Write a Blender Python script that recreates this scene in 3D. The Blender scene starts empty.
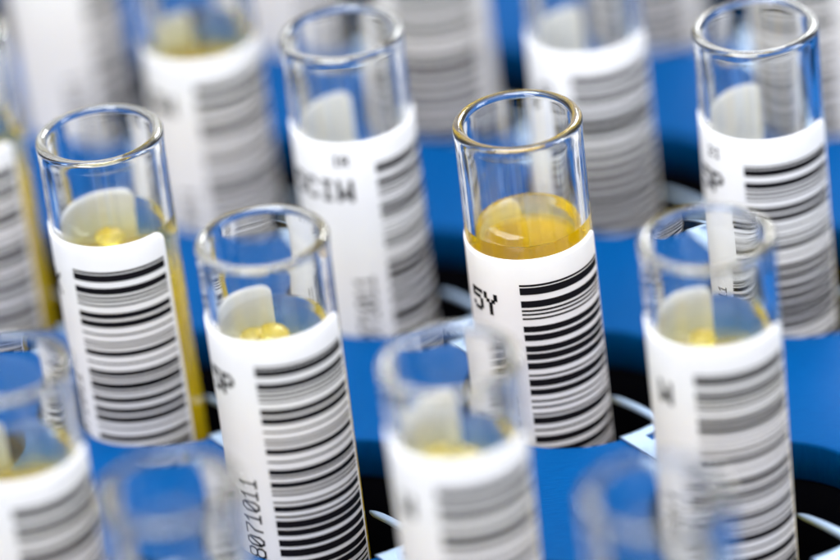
import bpy, bmesh, math, random
from mathutils import Vector, Matrix

# ------------------------------------------------------------------ set-up
# one unit is one centimetre
sc = bpy.context.scene
COL = sc.collection
sc.unit_settings.scale_length = 0.01
PI = math.pi
R = math.radians

# ------------------------------------------------------------------ sizes
TUBE_R, TUBE_IN, TUBE_LEN = 0.655, 0.548, 7.5
PITCH, ANG = 3.0967, R(31.9086)
VA = Vector((math.cos(ANG), math.sin(ANG), 0)) * PITCH
VB = Vector((math.sin(ANG), -math.cos(ANG), 0)) * PITCH
PLATE_Z, PLATE_T = -3.40, 0.48
HOLE_R = 1.17
HOLE_OFF = Vector((0.37, 0.40, 0))
FLOOR_Z = -TUBE_LEN

CAM_LOC = Vector((-1.13893291, -40.05184024, 21.65804527))
CAM_F = Vector((0, 0.86434205, -0.50290439))
CAM_X = Vector((0.99280261, -0.06022891, -0.10351545))
CAM_Y = Vector((0.11976214, 0.49928479, 0.85812104))
CAM_FPX = 4508.67


# ------------------------------------------------------------------ materials
def new_mat(name):
    m = bpy.data.materials.new(name)
    m.use_nodes = True
    nt = m.node_tree
    nt.nodes.clear()
    out = nt.nodes.new('ShaderNodeOutputMaterial')
    return m, nt, out


def node(nt, kind, **kw):
    n = nt.nodes.new(kind)
    for k, v in kw.items():
        n.inputs[k].default_value = v
    return n


def bump_from(nt, scale, strength, dist, detail=4.0, stretch=None, rough=0.55):
    tc = nt.nodes.new('ShaderNodeTexCoord')
    src = tc.outputs['Object']
    if stretch:
        mp = nt.nodes.new('ShaderNodeMapping')
        mp.inputs['Scale'].default_value = stretch
        mp.inputs['Rotation'].default_value = (0, 0, -ANG)
        nt.links.new(src, mp.inputs['Vector'])
        src = mp.outputs['Vector']
    nz = node(nt, 'ShaderNodeTexNoise', Scale=scale, Detail=detail, Roughness=rough)
    nt.links.new(src, nz.inputs['Vector'])
    b = node(nt, 'ShaderNodeBump', Strength=strength, Distance=dist)
    nt.links.new(nz.outputs['Fac'], b.inputs['Height'])
    return nz, b


def mat_glass():
    m, nt, out = new_mat('clear_glass')
    p = node(nt, 'ShaderNodeBsdfPrincipled', **{'Base Color': (0.985, 0.995, 0.99, 1), 'Roughness': 0.0, 'IOR': 1.5,
                                               'Transmission Weight': 1.0})
    nz, b = bump_from(nt, 1.6, 0.05, 0.02, detail=2)
    nt.links.new(b.outputs['Normal'], p.inputs['Normal'])
    nt.links.new(p.outputs[0], out.inputs['Surface'])
    return m


def mat_liquid(name, turbid, deep, dens, tint, ior, d0=0.42, d1=0.85):
    m, nt, out = new_mat(name)
    g = node(nt, 'ShaderNodeBsdfPrincipled', **{'Base Color': (1, 1, 1, 1), 'Roughness': 0.0, 'IOR': ior, 'Transmission Weight': 1.0})
    d = node(nt, 'ShaderNodeBsdfDiffuse', Color=tint)
    t = node(nt, 'ShaderNodeBsdfTranslucent', Color=tint)
    mx = node(nt, 'ShaderNodeMixShader', Fac=0.5)
    nt.links.new(d.outputs[0], mx.inputs[1])
    nt.links.new(t.outputs[0], mx.inputs[2])
    mm = node(nt, 'ShaderNodeMixShader', Fac=turbid)
    mm.name = 'turbid'
    at = nt.nodes.new('ShaderNodeAttribute')                 # the serum is cloudier further down
    at.attribute_name = 'depth'
    mr = node(nt, 'ShaderNodeMapRange', **{'From Min': d0, 'From Max': d1, 'To Min': turbid, 'To Max': deep})
    nt.links.new(at.outputs['Fac'], mr.inputs['Value'])
    nt.links.new(mr.outputs['Result'], mm.inputs['Fac'])
    nt.links.new(g.outputs[0], mm.inputs[1])
    nt.links.new(mx.outputs[0], mm.inputs[2])
    nt.links.new(mm.outputs[0], out.inputs['Surface'])
    va = node(nt, 'ShaderNodeVolumeAbsorption', Color=(0.995, 0.945, 0.0, 1), Density=dens)
    nt.links.new(va.outputs[0], out.inputs['Volume'])
    return m


def mat_paper():
    m, nt, out = new_mat('label_paper')
    tc = nt.nodes.new('ShaderNodeTexCoord')
    nz = node(nt, 'ShaderNodeTexNoise', Scale=5.0, Detail=6.0, Roughness=0.6)
    nt.links.new(tc.outputs['Object'], nz.inputs['Vector'])
    cr = nt.nodes.new('ShaderNodeValToRGB')
    cr.color_ramp.elements[0].position = 0.3
    cr.color_ramp.elements[0].color = (0.84, 0.84, 0.885, 1)
    cr.color_ramp.elements[1].position = 0.7
    cr.color_ramp.elements[1].color = (0.89, 0.89, 0.935, 1)
    nt.links.new(nz.outputs['Fac'], cr.inputs['Fac'])
    p = node(nt, 'ShaderNodeBsdfPrincipled', **{'Roughness': 0.42, 'IOR': 1.4, 'Specular IOR Level': 0.35})
    nt.links.new(cr.outputs['Color'], p.inputs['Base Color'])
    n2, b = bump_from(nt, 7.0, 0.22, 0.012, detail=6)
    nt.links.new(b.outputs['Normal'], p.inputs['Normal'])
    t = node(nt, 'ShaderNodeBsdfTranslucent', Color=(0.92, 0.92, 0.93, 1))
    mx = node(nt, 'ShaderNodeMixShader', Fac=0.6)
    nt.links.new(p.outputs[0], mx.inputs[1])
    nt.links.new(t.outputs[0], mx.inputs[2])
    nt.links.new(mx.outputs[0], out.inputs['Surface'])
    return m


def mat_backing():
    m, nt, out = new_mat('label_backing')
    d = node(nt, 'ShaderNodeBsdfDiffuse', Color=(0.96, 0.955, 0.94, 1))
    t = node(nt, 'ShaderNodeBsdfTranslucent', Color=(0.97, 0.96, 0.92, 1))
    mx = node(nt, 'ShaderNodeMixShader', Fac=0.58)
    nt.links.new(d.outputs[0], mx.inputs[1])
    nt.links.new(t.outputs[0], mx.inputs[2])
    nt.links.new(mx.outputs[0], out.inputs['Surface'])
    return m


def mat_ink():
    m, nt, out = new_mat('black_ink')
    p = node(nt, 'ShaderNodeBsdfPrincipled', **{'Base Color': (0.0035, 0.003, 0.004, 1), 'Roughness': 0.75,
                                               'Specular IOR Level': 0.06})
    nt.links.new(p.outputs[0], out.inputs['Surface'])
    return m


def mat_blue():
    m, nt, out = new_mat('blue_plastic')
    nz, b = bump_from(nt, 6.0, 0.40, 0.012, detail=8, stretch=(1.0, 9.0, 1.0))
    cr = nt.nodes.new('ShaderNodeValToRGB')
    cr.color_ramp.elements[0].position = 0.3
    cr.color_ramp.elements[0].color = (0.000, 0.032, 0.118, 1)
    cr.color_ramp.elements[1].position = 0.75
    cr.color_ramp.elements[1].color = (0.000, 0.045, 0.150, 1)
    nt.links.new(nz.outputs['Fac'], cr.inputs['Fac'])
    p = node(nt, 'ShaderNodeBsdfPrincipled', **{'Roughness': 0.42, 'IOR': 1.46, 'Specular IOR Level': 0.03})
    nt.links.new(cr.outputs['Color'], p.inputs['Base Color'])
    nt.links.new(b.outputs['Normal'], p.inputs['Normal'])
    nt.links.new(p.outputs[0], out.inputs['Surface'])
    return m


def mat_dark():
    m, nt, out = new_mat('shade_black')  # the darkness inside the rack is put into this near-black colour
    nz, b = bump_from(nt, 5.0, 0.1, 0.01)
    p = node(nt, 'ShaderNodeBsdfPrincipled', **{'Base Color': (0.0015, 0.0015, 0.003, 1), 'Roughness': 0.75,
                                               'Specular IOR Level': 0.05})
    nt.links.new(b.outputs['Normal'], p.inputs['Normal'])
    nt.links.new(p.outputs[0], out.inputs['Surface'])
    return m


def mat_steel():
    m, nt, out = new_mat('brushed_steel')
    nz, b = bump_from(nt, 10.0, 0.35, 0.01, detail=6, stretch=(8.0, 1.0, 1.0))
    p = node(nt, 'ShaderNodeBsdfPrincipled', **{'Base Color': (0.26, 0.34, 0.45, 1), 'Metallic': 1.0, 'Roughness': 0.50})
    nt.links.new(b.outputs['Normal'], p.inputs['Normal'])
    nt.links.new(p.outputs[0], out.inputs['Surface'])
    return m


GLASS, PAPER, INK = mat_glass(), mat_paper(), mat_ink()
BACKING = mat_backing()
AMBER, CLEAR = mat_liquid('amber_serum', 0.17, 0.90, 2.6, (0.95, 0.66, 0.003, 1), 1.15, 0.22, 0.40), mat_liquid('clear_serum', 0.02, 0.80, 1.1, (0.97, 0.73, 0.015, 1), 1.11)
BLUE, DARK, STEEL = mat_blue(), mat_dark(), mat_steel()


DROP = mat_liquid('gold_serum', 0.16, 0.16, 5.0, (0.97, 0.75, 0.06, 1), 1.25)


# ------------------------------------------------------------------ mesh helpers
def link(name, me, mat, parent=None, smooth=True):
    o = bpy.data.objects.new(name, me)
    COL.objects.link(o)
    if mat:
        me.materials.append(mat)
    if smooth:
        me.polygons.foreach_set('use_smooth', [True] * len(me.polygons))
    if parent:
        o.parent = parent
    return o


def mesh_from(name, vs, fs):
    me = bpy.data.meshes.new(name)
    me.from_pydata([tuple(v) for v in vs], [], fs)
    me.validate()
    me.update()
    return me


def lathe(name, prof, seg=96):
    """Turn an (r, z) profile about z; r == 0 ends become single points."""
    vs, fs, rows = [], [], []
    for r, z in prof:
        if r < 1e-6:
            rows.append([len(vs)])
            vs.append((0, 0, z))
        else:
            rows.append(list(range(len(vs), len(vs) + seg)))
            vs += [(r * math.cos(2 * PI * k / seg), r * math.sin(2 * PI * k / seg), z) for k in range(seg)]
    for a, b in zip(rows, rows[1:]):
        for k in range(seg):
            n = (k + 1) % seg
            if len(a) == 1 and len(b) == 1:
                continue
            if len(a) == 1:
                fs.append((a[0], b[n], b[k]))
            elif len(b) == 1:
                fs.append((a[k], a[n], b[0]))
            else:
                fs.append((a[k], a[n], b[n], b[k]))
    me = mesh_from(name, vs, fs)
    bm = bmesh.new()
    bm.from_mesh(me)
    bmesh.ops.recalc_face_normals(bm, faces=bm.faces)
    bm.to_mesh(me)
    bm.free()
    return me


# local tube coordinates: z = 0 at the rim's top, the base at -TUBE_LEN
def glass_mesh():
    w = TUBE_R - TUBE_IN
    prof = []
    zb = -TUBE_LEN + TUBE_R
    for k in range(0, 13):                                   # outer round bottom
        a = PI / 2 * k / 12
        prof.append((TUBE_R * math.sin(a), zb - TUBE_R * math.cos(a)))
    for z in (-5, -3, -1.5, -0.6, -0.32):
        prof.append((TUBE_R, z))
    # fire-polished lip, a touch fuller than the wall
    lip, lc = w * 0.5 + 0.006, -(w * 0.5 + 0.006)
    mid = TUBE_R - w * 0.5 + 0.004
    prof += [(TUBE_R + 0.001, -0.22), (TUBE_R + 0.005, -0.13)]
    for k in range(0, 13):
        a = PI * k / 12
        prof.append((mid + lip * math.cos(a), lc + lip * math.sin(a)))
    prof += [(TUBE_IN + 0.001, -0.13), (TUBE_IN, -0.22)]
    for z in (-0.32, -0.6, -1.5, -3, -5):
        prof.append((TUBE_IN, z))
    zi = -TUBE_LEN + w + TUBE_IN
    for k in range(12, -1, -1):
        a = PI / 2 * k / 12
        prof.append((TUBE_IN * math.sin(a), zi - TUBE_IN * math.cos(a)))
    return lathe('glass_wall', prof, 128)


def liquid_mesh(level):
    ov = 0.004
    r = TUBE_IN + ov
    zi = -TUBE_LEN + (TUBE_R - TUBE_IN) + TUBE_IN
    prof = []
    for k in range(0, 11):
        a = PI / 2 * k / 10
        prof.append((r * math.sin(a), zi - r * math.cos(a)))
    men = 0.25
    prof += [(r, -5.0), (r, -3.5), (r, level - 0.9), (r, level - 0.55), (r, level - 0.35), (r, level - 0.15), (r, level), (r, level + men)]
    n = 26
    for k in range(1, n + 1):                                # concave meniscus
        q = r * (1 - k / n)
        prof.append((max(q, 0), level + men * math.exp(-(r - q) / 0.20)))
    prof[-1] = (0, prof[-1][1])
    me = lathe('liquid', prof, 96)
    at = me.attributes.new('depth', 'FLOAT', 'POINT')
    at.data.foreach_set('value', [level + men - v.co.z for v in me.vertices])
    return me


LABEL_RO, LABEL_RI = TUBE_R + 0.014, TUBE_R - 0.003      # glued on: no air between paper and glass
LABEL_H = 4.1


def az_dir(phi, facing):
    """Direction at azimuth phi (radians, positive to the right) as seen by someone facing the tube along `facing`."""
    ang = facing + phi
    return Vector((math.cos(ang), math.sin(ang), 0))


def label_mesh(top, right, span, facing, rng):
    cr = 0.13                                                # corner radius
    n = 110
    left = right - span
    skew = rng.uniform(-0.010, 0.010)
    vs, fs = [], []
    nz = 14
    tail = cr / TUBE_R
    phis = []
    for k in range(9):                                       # dense columns round the corners
        phis.append(left + tail * (1 - math.cos(PI / 2 * k / 8)))
    for k in range(1, n):
        phis.append(left + tail + (span - 2 * tail) * k / n)
    for k in range(8, -1, -1):
        phis.append(right - tail * (1 - math.cos(PI / 2 * k / 8)))
    cols = []
    for ph in phis:
        d = min(ph - left, right - ph) * TUBE_R
        drop = 0.0
        if d < cr:
            drop = cr - math.sqrt(max(cr * cr - (cr - d) ** 2, 0))
        zt = top - drop + skew * (ph - right)
        zbm = top - LABEL_H + drop
        lift = 0.0
        e = (right - ph) * TUBE_R
        v = az_dir(ph, facing)
        col = []
        for i in range(nz + 1):
            t = (i / nz) ** 1.6
            z = zt + (zbm - zt) * t
            col.append((v, z, lift))
        cols.append(col)
    m = nz + 1
    for rad in (LABEL_RO, LABEL_RI):
        for col in cols:
            for v, z, lift in col:
                vs.append((v.x * (rad + lift), v.y * (rad + lift), z))
    N = len(cols)
    off = N * m
    for c in range(N - 1):
        for i in range(nz):
            a = c * m + i
            fs.append((a, a + 1, a + m + 1, a + m))
            fs.append((off + a, off + a + m, off + a + m + 1, off + a + 1))
        fs.append((c * m, (c + 1) * m, off + (c + 1) * m, off + c * m))
        fs.append((c * m + nz, off + c * m + nz, off + (c + 1) * m + nz, (c + 1) * m + nz))
    for c in (0, N - 1):
        for i in range(nz):
            a = c * m + i
            q = (a, off + a, off + a + 1, a + 1)
            fs.append(q if c == 0 else q[::-1])
    me = mesh_from('paper_label', vs, fs)
    bm = bmesh.new()
    bm.from_mesh(me)
    bmesh.ops.recalc_face_normals(bm, faces=bm.faces)
    bm.to_mesh(me)
    bm.free()
    me.materials.append(PAPER)
    me.materials.append(BACKING)
    for p in me.polygons:                                    # the glued side
        if all(math.hypot(me.vertices[v].co.x, me.vertices[v].co.y) < (LABEL_RO + LABEL_RI) / 2 for v in p.vertices):
            p.material_index = 1
    return me


class Print:
    """Collects printed patches that follow the curve of the label."""
    def __init__(self, facing):
        self.vs, self.fs, self.facing = [], [], facing
        self.rad = LABEL_RO + 0.003

    def patch(self, p0, p1, z0, z1, right=None, n=None):
        n = n or max(1, int((p1 - p0) / R(3)))
        base = len(self.vs)
        for k in range(n + 1):
            ph = p0 + (p1 - p0) * k / n
            lift = 0.0
            if right is not None:
                e = (right - ph) * TUBE_R
            v = az_dir(ph, self.facing) * (self.rad + lift)
            self.vs += [(v.x, v.y, z0), (v.x, v.y, z1)]
        for k in range(n):
            a = base + 2 * k
            self.fs.append((a, a + 2, a + 3, a + 1))

    def stroke(self, a, b, th):
        """A pen stroke between two (arc length, z) points."""
        a, b = Vector(a), Vector(b)
        d = (b - a)
        if d.length < 1e-6:
            return
        d.normalize()
        a, b = a - d * th * 0.5, b + d * th * 0.5
        nrm = Vector((-d.y, d.x)) * th * 0.5
        n = max(1, int((b - a).length / 0.03))
        base = len(self.vs)
        for k in range(n + 1):
            p = a + (b - a) * k / n
            for s in (1, -1):
                q = p + nrm * s
                v = az_dir(q.x / LABEL_RO, self.facing) * self.rad
                self.vs.append((v.x, v.y, q.y))
        for k in range(n):
            i = base + 2 * k
            self.fs.append((i, i + 1, i + 3, i + 2))

    def mesh(self, name):
        return mesh_from(name, self.vs, self.fs)


DOT = {
    '5': ['11111', '10000', '11110', '00001', '00001', '10001', '01110'],
    'Y': ['10001', '10001', '01010', '00100', '00100', '00100', '00100'],
    'P': ['11110', '10001', '10001', '11110', '10000', '10000', '10000'],
    'R': ['11110', '10001', '10001', '11110', '10100', '10010', '10001'],
    'C': ['01110', '10001', '10000', '10000', '10000', '10001', '01110'],
    'I': ['01110', '00100', '00100', '00100', '00100', '00100', '01110'],
    'W': ['10001', '10001', '10001', '10101', '10101', '11011', '10001'],
    'K': ['10001', '10010', '10100', '11000', '10100', '10010', '10001'],
    'M': ['10001', '11011', '10101', '10101', '10001', '10001', '10001'],
    '2': ['01110', '10001', '00001', '00110', '01000', '10000', '11111'],
    '1': ['00100', '01100', '00100', '00100', '00100', '00100', '01110'],
}
STROKES = {   # in a box 1 wide and 1.6 high
    '8': [[(.2, .8), (0, 1.05), (0, 1.35), (.2, 1.6), (.8, 1.6), (1, 1.35), (1, 1.05), (.8, .8), (.2, .8), (0, .55), (0, .25), (.2, 0), (.8, 0),
           (1, .25), (1, .55), (.8, .8)]],
    '0': [[(.3, 0), (0, .35), (0, 1.25), (.3, 1.6), (.7, 1.6), (1, 1.25), (1, .35), (.7, 0), (.3, 0)], [(.15, .3), (.85, 1.3)]],
    '7': [[(0, 1.6), (1, 1.6), (1, 1.3), (.45, .7), (.4, 0)]],
    '1': [[(.15, 1.25), (.5, 1.6), (.5, 0)], [(.1, 0), (.9, 0)]],
}


def draw_dots(pr, text, right, ztop, h, aspect=0.95):
    """Dot-matrix capitals ending at azimuth `right`."""
    px = h / 7
    cw = px * aspect
    s = right * LABEL_RO - len(text) * 6 * cw + cw
    for i, ch in enumerate(text):
        for r, row in enumerate(DOT[ch]):
            c = 0
            while c < 5:
                if row[c] == '1':
                    e = c
                    while e < 5 and row[e] == '1':
                        e += 1
                    x0, x1 = s + (i * 6 + c - 0.22) * cw, s + (i * 6 + e + 0.22) * cw
                    pr.patch(x0 / LABEL_RO, x1 / LABEL_RO, ztop - (r + 1.14) * px, ztop - (r - 0.14) * px)
                    c = e
                else:
                    c += 1


def draw_number(pr, text, left, ztop, h, pitch):
    """Digits turned to read upwards: their height runs round the tube from `left`, the last digit on top."""
    k = h / 1.6
    for i, ch in enumerate(text):
        z0 = ztop - (len(text) - i) * pitch
        for line in STROKES[ch]:
            for (x0, y0), (x1, y1) in zip(line, line[1:]):
                # rotated a quarter turn: the glyph's up points left, its right points up
                a = (left * LABEL_RO + h - y0 * k, z0 + x0 * pitch * 0.72)
                b = (left * LABEL_RO + h - y1 * k, z0 + x1 * pitch * 0.72)
                pr.stroke(a, b, 0.025)


PREFIX = [(135, 139), (143, 160), (177, 193), (200, 204), (210, 213.5), (221, 224.5), (243, 257), (265, 280), (298, 301.5), (319, 322.5), (330, 333.5),
          (344, 357), (375, 378.5), (397, 410), (415, 418.5), (430, 443), (450, 453.5), (460, 463.5), (480, 483.5), (492, 505)]


def bar_list(rng, total):
    k = 1 / 218.0
    bars = [((a - 135) * k, (b - 135) * k) for a, b in PREFIX]
    if rng.random() < 0.75:
        bars = bars[:rng.choice((8, 12, 14))]
    z = bars[-1][1]
    while z < total:
        z += rng.choice((0.028, 0.040, 0.055, 0.066, 0.080))
        w = rng.choice((0.018, 0.020, 0.066, 0.070, 0.074, 0.080))
        bars.append((z, z + w))
        z += w
    return bars


def thing(name, label, cat, loc, group=None):
    o = bpy.data.objects.new(name, None)
    COL.objects.link(o)
    o.empty_display_size = 0.5
    o.location = loc
    o['label'] = label
    o['category'] = cat
    if group:
        o['group'] = group
    return o


def lattice(i, j):
    return VA * i + VB * j


GLASS_ME = glass_mesh()


def make_tube(cell, label, top, level, bar_az, code, tag_text=None, number=True, off=(0, 0), lean=(0, 0), end=None, span=254, upper=None, serum=None, drops=()):
    i, j = cell
    p = lattice(i, j) + Vector((off[0], off[1], 0))
    rng = random.Random(1000 + i * 37 + j * 101)
    root = thing('test_tube', label, 'test tube', (p.x, p.y, FLOOR_Z), 'barcoded blood sample tubes standing in the blue rack')
    if cell in ((0, -2), (1, -1), (1, -2), (-1, -2), (0, -3), (2, -1)):    # the far ones lean a little
        lean = (rng.uniform(-0.15, 0.15), rng.uniform(-0.15, 0.15))
    root.rotation_euler = (R(lean[0]), R(lean[1]), 0)
    view = CAM_LOC - p
    facing = math.atan2(view.y, view.x)
    up = Matrix.Translation((0, 0, TUBE_LEN))
    parts = []
    g = link('glass_wall', GLASS_ME, None if GLASS_ME.materials else GLASS, root)
    q = link('liquid', liquid_mesh(-level), serum or CLEAR, root)
    for right_off, near_off, rad in drops:
        ahead, side = az_dir(0, facing), az_dir(PI / 2, facing)
        c = ahead * near_off + side * right_off
        dist = TUBE_IN - c.length
        zz = -level + 0.25 * math.exp(-max(dist, 0) / 0.20)
        d = link('droplet', lathe('droplet', [(rad * math.sin(PI * k / 12), -rad * 0.45 * math.cos(PI * k / 12)) for k in range(13)], 32), DROP, q)
        d.location = (c.x, c.y, zz + rad * 0.08)
        d.rotation_euler = (0.1, 0.16, right_off * 9)
    bz = R(bar_az)
    right = bz + R(94) if end is None else R(end)
    lab = link('paper_label', label_mesh(-top, right, R(span), facing, rng), None, root)
    pr = Print(facing)
    for a, b in bar_list(rng, LABEL_H - 0.55):
        z0 = -top - 0.30
        pr.patch(bz, bz + R(89.5), z0 - b - 0.003, z0 - a + 0.003, right=right)   # ink spreads a little
    bars = link('barcode', pr.mesh('barcode'), INK, lab)
    if tag_text:
        pt = Print(facing)
        draw_dots(pt, tag_text, bz - R(23), -top - 0.46, 0.25)
        link('code_letters', pt.mesh('code_letters'), INK, lab)
    if upper:
        pt = Print(facing)
        draw_dots(pt, upper, bz - R(24), -top - 0.16, 0.12)
        link('small_letters', pt.mesh('small_letters'), INK, lab)
    if number:
        pt = Print(facing)
        draw_number(pt, code, bz - R(32), -top - 1.62, 0.20, 0.140)
        link('serial_number', pt.mesh('serial_number'), INK, lab)
    for o in (g, q, lab):
        o.location = (0, 0, TUBE_LEN)
    return root


# ------------------------------------------------------------------ the tubes
T = make_tube
T((0, 0), 'sharpest tube of all, amber rim, yellow serum standing above its label printed 5Y', 1.27, 1.41, -13.5, '8071011', '5Y', off=(0.03, 0.17), serum=AMBER)
T((-1, -1), 'tube with crisp rim at left, label ending short of a broad yellow serum strip', 0.98, 1.27, -46.5, '8071011', 'P5K', off=(0.03, -0.04), drops=[(-0.06, -0.04, 0.15)])
T((-1, 0), 'tube whose upright number 8071011 reads clearly beside its barcode', 0.80, 1.22, -22, '8071011', '5P', off=(0.0, 0.03), drops=[(-0.24, -0.10, 0.13), (-0.02, -0.12, 0.17)])
T((0, 1), 'blurred tube before the top right one, teal serum surface beside its cream inner tab', 0.88, 1.20, -20, '8071011', 'W', drops=[(-0.12, -0.05, 0.13)])
T((1, 0), 'tube at top right with clear empty neck, label lettered P, no serum in sight', 1.03, 2.0, -20, '8071011', '5P', upper='2I', off=(0.01, -0.04))
T((-1, 1), 'strongly blurred tube at bottom centre, directly in front of the sharpest amber tube', 0.72, 1.14, -23, '8071011', 'W', off=(0.03, -0.05), drops=[(-0.22, -0.10, 0.14), (0.06, -0.08, 0.13)])
T((-2, 0), 'blurred tube cut by the left edge, greenish serum surface low in its open neck', 0.90, 1.18, -12, '8071011', '5R', off=(0.10, -0.20))
T((-2, 1), 'out of focus rim at bottom left, blue rack seen through its clear glass, no label', 1.25, 1.4, -20, '8071011', 'P', off=(0.02, -0.05))
T((-1, 2), 'out of focus rim at bottom edge, its clear glass overlapping the lower right striped label', 1.25, 1.5, -20, '8071011', 'P', off=(0.04, -0.09))
T((0, -1), 'tube at upper centre left with empty clear neck and label lettered 5CIW', 0.99, 1.95, 16, '8071011', '5CIW', upper='IR', end=108, span=290, off=(-0.02, -0.05))
T((-1, -2), 'tube cut by the left edge at the top, yellow serum strip right of its label', 1.15, 1.35, -46, '8071011', 'P')
T((0, -2), 'blurred tube behind the left ones with yellow serum ring just at its label top', 1.19, 1.36, -12, '8071011', '5W')
T((1, -1), 'blurred tube right behind the sharpest amber tube, dark hole and blue rack beside it', 1.15, 2.1, -18, '8071011', 'P')
T((1, -2), 'blurred tube top centre turned so grey bars cover its whole visible label', 1.1, 1.5, -42, '8071011', 'R', end=92, span=285)
T((0, -3), 'white blurred tube in the far top left corner, mostly blank label facing us', 0.9, 1.2, 20, '8071011', None)
T((1, -3), 'far pale tube at the top edge, between the serum ring tube and the 5CIW tube', 0.9, 1.2, 40, '8071011', None)
T((2, -2), 'far blurred tube at the top edge showing only grey stripes, beside top right tube', 1.1, 1.5, -45, '8071011', None, end=92, span=285)
T((2, -1), 'blurred striped tube cut by the right edge, behind the top right tube', 1.1, 1.5, -60, '8071011', None, end=92, span=285)


# ------------------------------------------------------------------ the rack
rack = thing('tube_rack', 'blue plastic rack with wide round holes and steel spring clips holding the tubes', 'tube rack', (0, 0, FLOOR_Z - 0.25))
I0, I1, J0, J1 = -4, 4, -5, 3
ea, eb = VA.normalized(), VB.normalized()


def rack_loc(v):
    return (v[0], v[1], v[2] - (FLOOR_Z - 0.25))


def top_plate():
    vs, fs = [], []
    n = 96
    rings = [(HOLE_R + 0.05, 0.0), (HOLE_R + 0.020, -0.006), (HOLE_R + 0.005, -0.020), (HOLE_R, -0.05), (HOLE_R, -PLATE_T + 0.03), (HOLE_R + 0.02, -PLATE_T)]
    for i in range(I0, I1 + 1):
        for j in range(J0, J1 + 1):
            c = lattice(i, j) + HOLE_OFF
            angs = [2 * PI * (k + 0.5) / n for k in range(n)]
            rows = []

            def square_row(z):
                idx = []
                for t in angs:
                    x, y = math.cos(t), math.sin(t)
                    s = PITCH * 0.5 / max(abs(x), abs(y))
                    p = c + ea * x * s + eb * y * s
                    idx.append(len(vs))
                    vs.append(rack_loc((p.x, p.y, PLATE_Z + z)))
                return idx
            rows.append(square_row(0))
            for r, z in rings:
                idx = []
                for t in angs:
                    p = c + ea * math.cos(t) * r + eb * math.sin(t) * r
                    idx.append(len(vs))
                    vs.append(rack_loc((p.x, p.y, PLATE_Z + z)))
                rows.append(idx)
            rows.append(square_row(-PLATE_T))
            for a, b in zip(rows, rows[1:]):
                for k in range(n):
                    m = (k + 1) % n
                    fs.append((a[k], b[k], b[m], a[m]))
            # corners of the cell, top and bottom
            for row, z, fl in ((rows[0], 0, False), (rows[-1], -PLATE_T, True)):
                for q in range(4):
                    t = PI / 4 + q * PI / 2
                    k = int(round(t / (2 * PI / n) - 0.5 + 0.001)) % n
                    k0 = int(math.floor(t / (2 * PI / n) - 0.5)) % n
                    k1 = (k0 + 1) % n
                    p = c + ea * math.copysign(PITCH / 2, math.cos(t)) + eb * math.copysign(PITCH / 2, math.sin(t))
                    vs.append(rack_loc((p.x, p.y, PLATE_Z + z)))
                    f = (row[k0], row[k1], len(vs) - 1)
                    fs.append(f[::-1] if fl else f)
    me = mesh_from('top_plate', vs, fs)
    bm = bmesh.new()
    bm.from_mesh(me)
    bmesh.ops.remove_doubles(bm, verts=bm.verts, dist=0.0004)
    bmesh.ops.recalc_face_normals(bm, faces=bm.faces)
    bm.to_mesh(me)
    bm.free()
    return me


tp = link('top_plate', top_plate(), BLUE, rack)
try:
    tp.data.set_sharp_from_angle(angle=R(50))
except Exception:
    pass


def slab(lo_a, hi_a, lo_b, hi_b, z0, z1):
    """A box laid along the rack's own two directions."""
    vs = []
    for z in (z0, z1):
        for a, b in ((lo_a, lo_b), (hi_a, lo_b), (hi_a, hi_b), (lo_a, hi_b)):
            p = HOLE_OFF + ea * a + eb * b
            vs.append(rack_loc((p.x, p.y, z)))
    fs = [(0, 1, 2, 3), (7, 6, 5, 4), (0, 4, 5, 1), (1, 5, 6, 2), (2, 6, 7, 3), (3, 7, 4, 0)]
    me = mesh_from('slab', vs, fs)
    bm = bmesh.new()
    bm.from_mesh(me)
    bmesh.ops.recalc_face_normals(bm, faces=bm.faces)
    bmesh.ops.bevel(bm, geom=list(bm.edges), offset=0.04, segments=2, affect='EDGES')
    bm.to_mesh(me)
    bm.free()
    return me


A0, A1 = (I0 - 0.5) * PITCH, (I1 + 0.5) * PITCH
B0, B1 = (J0 - 0.5) * PITCH, (J1 + 0.5) * PITCH
zt, zb = PLATE_Z + 0.12, FLOOR_Z - 0.25
sleeve_me = lathe('shade_sleeve', [(HOLE_R + 0.018, PLATE_Z - PLATE_T - 0.004), (HOLE_R + 0.018, FLOOR_Z + 0.03), (HOLE_R + 0.06, FLOOR_Z + 0.03),
                              (HOLE_R + 0.06, PLATE_Z - PLATE_T - 0.004), (HOLE_R + 0.018, PLATE_Z - PLATE_T - 0.004)], 64)  # added sleeve below each hole, blocks light from neighbouring tubes
sleeve_me.transform(Matrix.Translation((0, 0, -(FLOOR_Z - 0.25))))
sleeve_me.materials.append(DARK)
sleeve_me.polygons.foreach_set('use_smooth', [True] * len(sleeve_me.polygons))
for i in range(-3, 4):
    for j in range(-4, 4):
        c = lattice(i, j) + HOLE_OFF
        o = bpy.data.objects.new('shade_sleeve', sleeve_me)
        COL.objects.link(o)
        o.parent = rack
        o.location = (c.x, c.y, 0)
link('base_plate', slab(A0, A1, B0, B1, zb, FLOOR_Z - 0.003), DARK, rack, smooth=False)
for args in ((A0 - 0.3, A0 - 0.004, B0 - 0.3, B1 + 0.3), (A1 + 0.004, A1 + 0.3, B0 - 0.3, B1 + 0.3),
             (A0 - 0.002, A1 + 0.002, B0 - 0.3, B0 - 0.004), (A0 - 0.002, A1 + 0.002, B1 + 0.004, B1 + 0.3)):
    link('side_panel', slab(*args, zb, zt), BLUE, rack, smooth=False)  # unseen skirt, added so the inside of the rack stays dark


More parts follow.
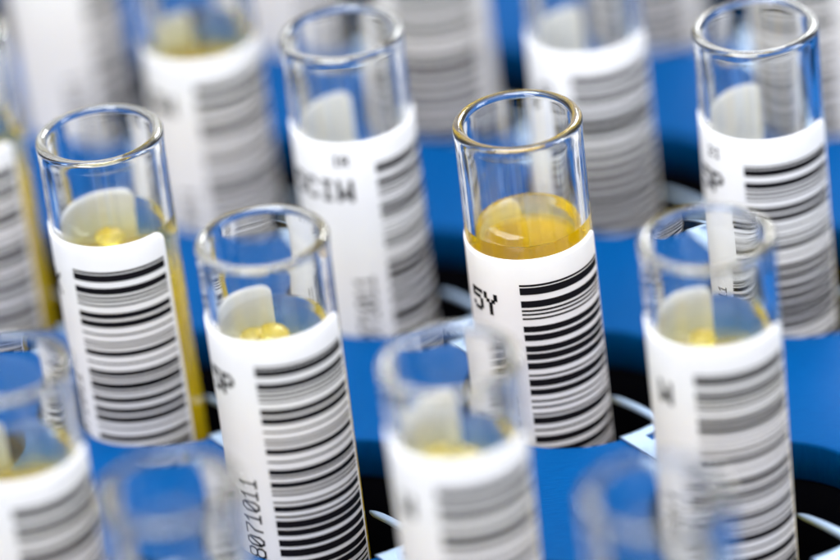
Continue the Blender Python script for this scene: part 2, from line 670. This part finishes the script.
def clip_meshes():
    """A sprung steel saddle over the web, with a slot, and its tongue reaching into the hole. Local: x along the row, y towards the next row."""
    web = PITCH - 2 * HOLE_R
    hw, hl, th = 0.30, web / 2 + 0.055, 0.030
    z0 = 0.004

    def edge(x, side):
        # the saddle's long edges follow the two round holes
        return side * (PITCH / 2 - math.sqrt(HOLE_R ** 2 - x * x)) if True else 0
    xs = [-hw + 2 * hw * k / 24 for k in range(25)]
    slot = (-0.10, 0.13, -0.17, -0.04)
    vs, fs = [], []
    bm = bmesh.new()
    grid = {}
    xl = sorted(set([round(x, 5) for x in xs] + [slot[0], slot[1]]))
    tl = [-1, -0.9, -0.62, -0.30, 0, 0.3, 0.62, 0.9, 1]
    for ix, x in enumerate(xl):
        e = edge(x, 1) + 0.004
        for iy, t in enumerate(tl):
            z = z0 + th - (0.012 if abs(t) == 1 else 0)
            grid[ix, iy] = bm.verts.new((x, t * e, z))
    for ix in range(len(xl) - 1):
        xm = (xl[ix] + xl[ix + 1]) / 2
        for iy in range(len(tl) - 1):
            if slot[0] < xm < slot[1] and tl[iy] == -0.62:
                continue
            bm.faces.new((grid[ix, iy], grid[ix + 1, iy], grid[ix + 1, iy + 1], grid[ix, iy + 1]))
    r = bmesh.ops.extrude_face_region(bm, geom=list(bm.faces))
    vv = [g for g in r['geom'] if isinstance(g, bmesh.types.BMVert)]
    bmesh.ops.translate(bm, verts=vv, vec=(0, 0, -th + 0.0))
    bmesh.ops.recalc_face_normals(bm, faces=bm.faces)
    me = bpy.data.meshes.new('spring_clip')
    bm.to_mesh(me)
    bm.free()
    return me


def tongue_mesh():
    """A sprung steel finger along the local -y direction, half round on top and drawn to a point where it meets the tube."""
    vs, fs = [], []
    n, seg = 26, 14
    for k in range(n + 1):
        t = k / n
        y = -0.30 - 0.93 * t
        z = 0.052 - 0.03 * t - 0.10 * t ** 2
        w = 0.062 * (1 - 0.25 * t) * (1 - max(0, (t - 0.80) / 0.20) ** 2 * 0.80)
        h = 0.030 * (1 - max(0, (t - 0.85) / 0.20) ** 2 * 0.6)
        for q in range(seg):
            a = 2 * PI * q / seg
            vs.append((0.17 + 0.02 * t + w * math.cos(a), y, z + h * math.sin(a)))
    for k in range(n):
        for q in range(seg):
            m = (q + 1) % seg
            fs.append((k * seg + q, (k + 1) * seg + q, (k + 1) * seg + m, k * seg + m))
    fs.append(tuple(range(seg)))
    fs.append(tuple(n * seg + q for q in range(seg))[::-1])
    me = mesh_from('tongue', vs, fs)
    bm = bmesh.new()
    bm.from_mesh(me)
    bmesh.ops.recalc_face_normals(bm, faces=bm.faces)
    bm.to_mesh(me)
    bm.free()
    me.polygons.foreach_set('use_smooth', [True] * len(me.polygons))
    return me


clip_me = clip_meshes()
tongue_me = tongue_mesh()
clip_me.materials.append(STEEL)
clip_me.polygons.foreach_set('use_smooth', [False] * len(clip_me.polygons))
tongue_me.materials.append(STEEL)
rot = math.atan2(ea.y, ea.x)
for i in range(-2, 3):
    for j in range(-3, 3):
        c = lattice(i, j) + HOLE_OFF + VB / 2
        o = bpy.data.objects.new('spring_clip', clip_me)
        COL.objects.link(o)
        o.parent = rack
        o.location = rack_loc((c.x, c.y, PLATE_Z))
        # local +y must run along -b's opposite: build with mirrored y through a proper rotation
        o.rotation_euler = (0, 0, rot)
        tg = bpy.data.objects.new('tongue', tongue_me)
        COL.objects.link(tg)
        tg.parent = o

# local frame of a clip is x along ea and y along the world's -eb, so flip the meshes' y once
for me in (clip_me, tongue_me):
    me.transform(Matrix.Scale(-1, 4, Vector((0, 1, 0))))
    me.flip_normals()

# ------------------------------------------------------------------ camera
cam = bpy.data.cameras.new('camera')
co = bpy.data.objects.new('camera', cam)
COL.objects.link(co)
cam.sensor_fit = 'HORIZONTAL'
cam.sensor_width = 36
cam.lens = 36 * CAM_FPX / 840
cam.clip_start, cam.clip_end = 0.5, 1000
m = Matrix((CAM_X, CAM_Y, -CAM_F)).transposed().to_4x4()
m.translation = CAM_LOC
co.matrix_world = m
cam.dof.use_dof = True
cam.dof.focus_distance = 45.75
cam.dof.aperture_fstop = cam.lens * 0.001 / 2.15
cam.dof.aperture_blades = 0
sc.camera = co

# ------------------------------------------------------------------ light
w = bpy.data.worlds.new('World')
sc.world = w
w.use_nodes = True
bg = w.node_tree.nodes['Background']
# a bright ceiling over darker walls
nt = w.node_tree
tc = nt.nodes.new('ShaderNodeTexCoord')
sx = nt.nodes.new('ShaderNodeSeparateXYZ')
nt.links.new(tc.outputs['Generated'], sx.inputs[0])
cr = nt.nodes.new('ShaderNodeValToRGB')
el = cr.color_ramp.elements
el[0].position, el[0].color = 0.0, (0.20, 0.20, 0.20, 1)
el[1].position, el[1].color = 1.0, (1.0, 1.0, 1.0, 1)
for pos, v in ((0.30, 0.22), (0.56, 0.26), (0.74, 0.85)):
    e = el.new(pos)
    e.color = (v, v, v, 1)
nt.links.new(sx.outputs['Z'], cr.inputs['Fac'])
mul = nt.nodes.new('ShaderNodeMixRGB')
mul.blend_type = 'MULTIPLY'
mul.inputs['Fac'].default_value = 1.0
mul.inputs['Color2'].default_value = (0.94, 0.95, 1.0, 1)
nt.links.new(cr.outputs['Color'], mul.inputs['Color1'])
nt.links.new(mul.outputs['Color'], bg.inputs['Color'])
bg.inputs['Strength'].default_value = 3.1


def area(name, loc, aim, sx, sy, power, color=(1, 1, 1)):
    l = bpy.data.lights.new(name, 'AREA')
    l.shape = 'RECTANGLE'
    l.size, l.size_y = sx, sy
    l.energy = power
    l.color = color
    o = bpy.data.objects.new(name, l)
    COL.objects.link(o)
    o.location = loc
    o.rotation_euler = (Vector(aim) - Vector(loc)).to_track_quat('-Z', 'Y').to_euler()
    return o


area('ceiling_softbox', (-6, -8, 34), (0, 0, -1), 26, 20, 21000, (0.92, 0.95, 1.0))
area('front_softbox', (-26, -38, 22), (0, 0, -1), 20, 24, 16500, (0.97, 0.98, 1.0))
area('rear_softbox', (16, 40, 26), (0, 0, -3), 20, 11, 13000, (0.95, 0.98, 1.0))

area('side_fill', (36, -10, 16), (0, 0, -2), 14, 22, 11000, (0.96, 0.98, 1.0))  # added fill light, brightens the tubes' right walls and serum strips

# ------------------------------------------------------------------ render
sc.render.engine = 'CYCLES'
cy = sc.cycles
cy.max_bounces = 28
cy.transmission_bounces = 24
cy.glossy_bounces = 10
cy.diffuse_bounces = 5
cy.transparent_max_bounces = 16
cy.caustics_refractive = True
cy.caustics_reflective = True
cy.blur_glossy = 0.5
cy.sample_clamp_indirect = 40.0
cy.use_denoising = True
try:
    cy.denoiser = 'OPENIMAGEDENOISE'
except Exception:
    pass
cy.use_adaptive_sampling = False
sc.view_settings.view_transform = 'Standard'
sc.view_settings.look = 'None'
sc.view_settings.exposure = 0.3
sc.view_settings.gamma = 1
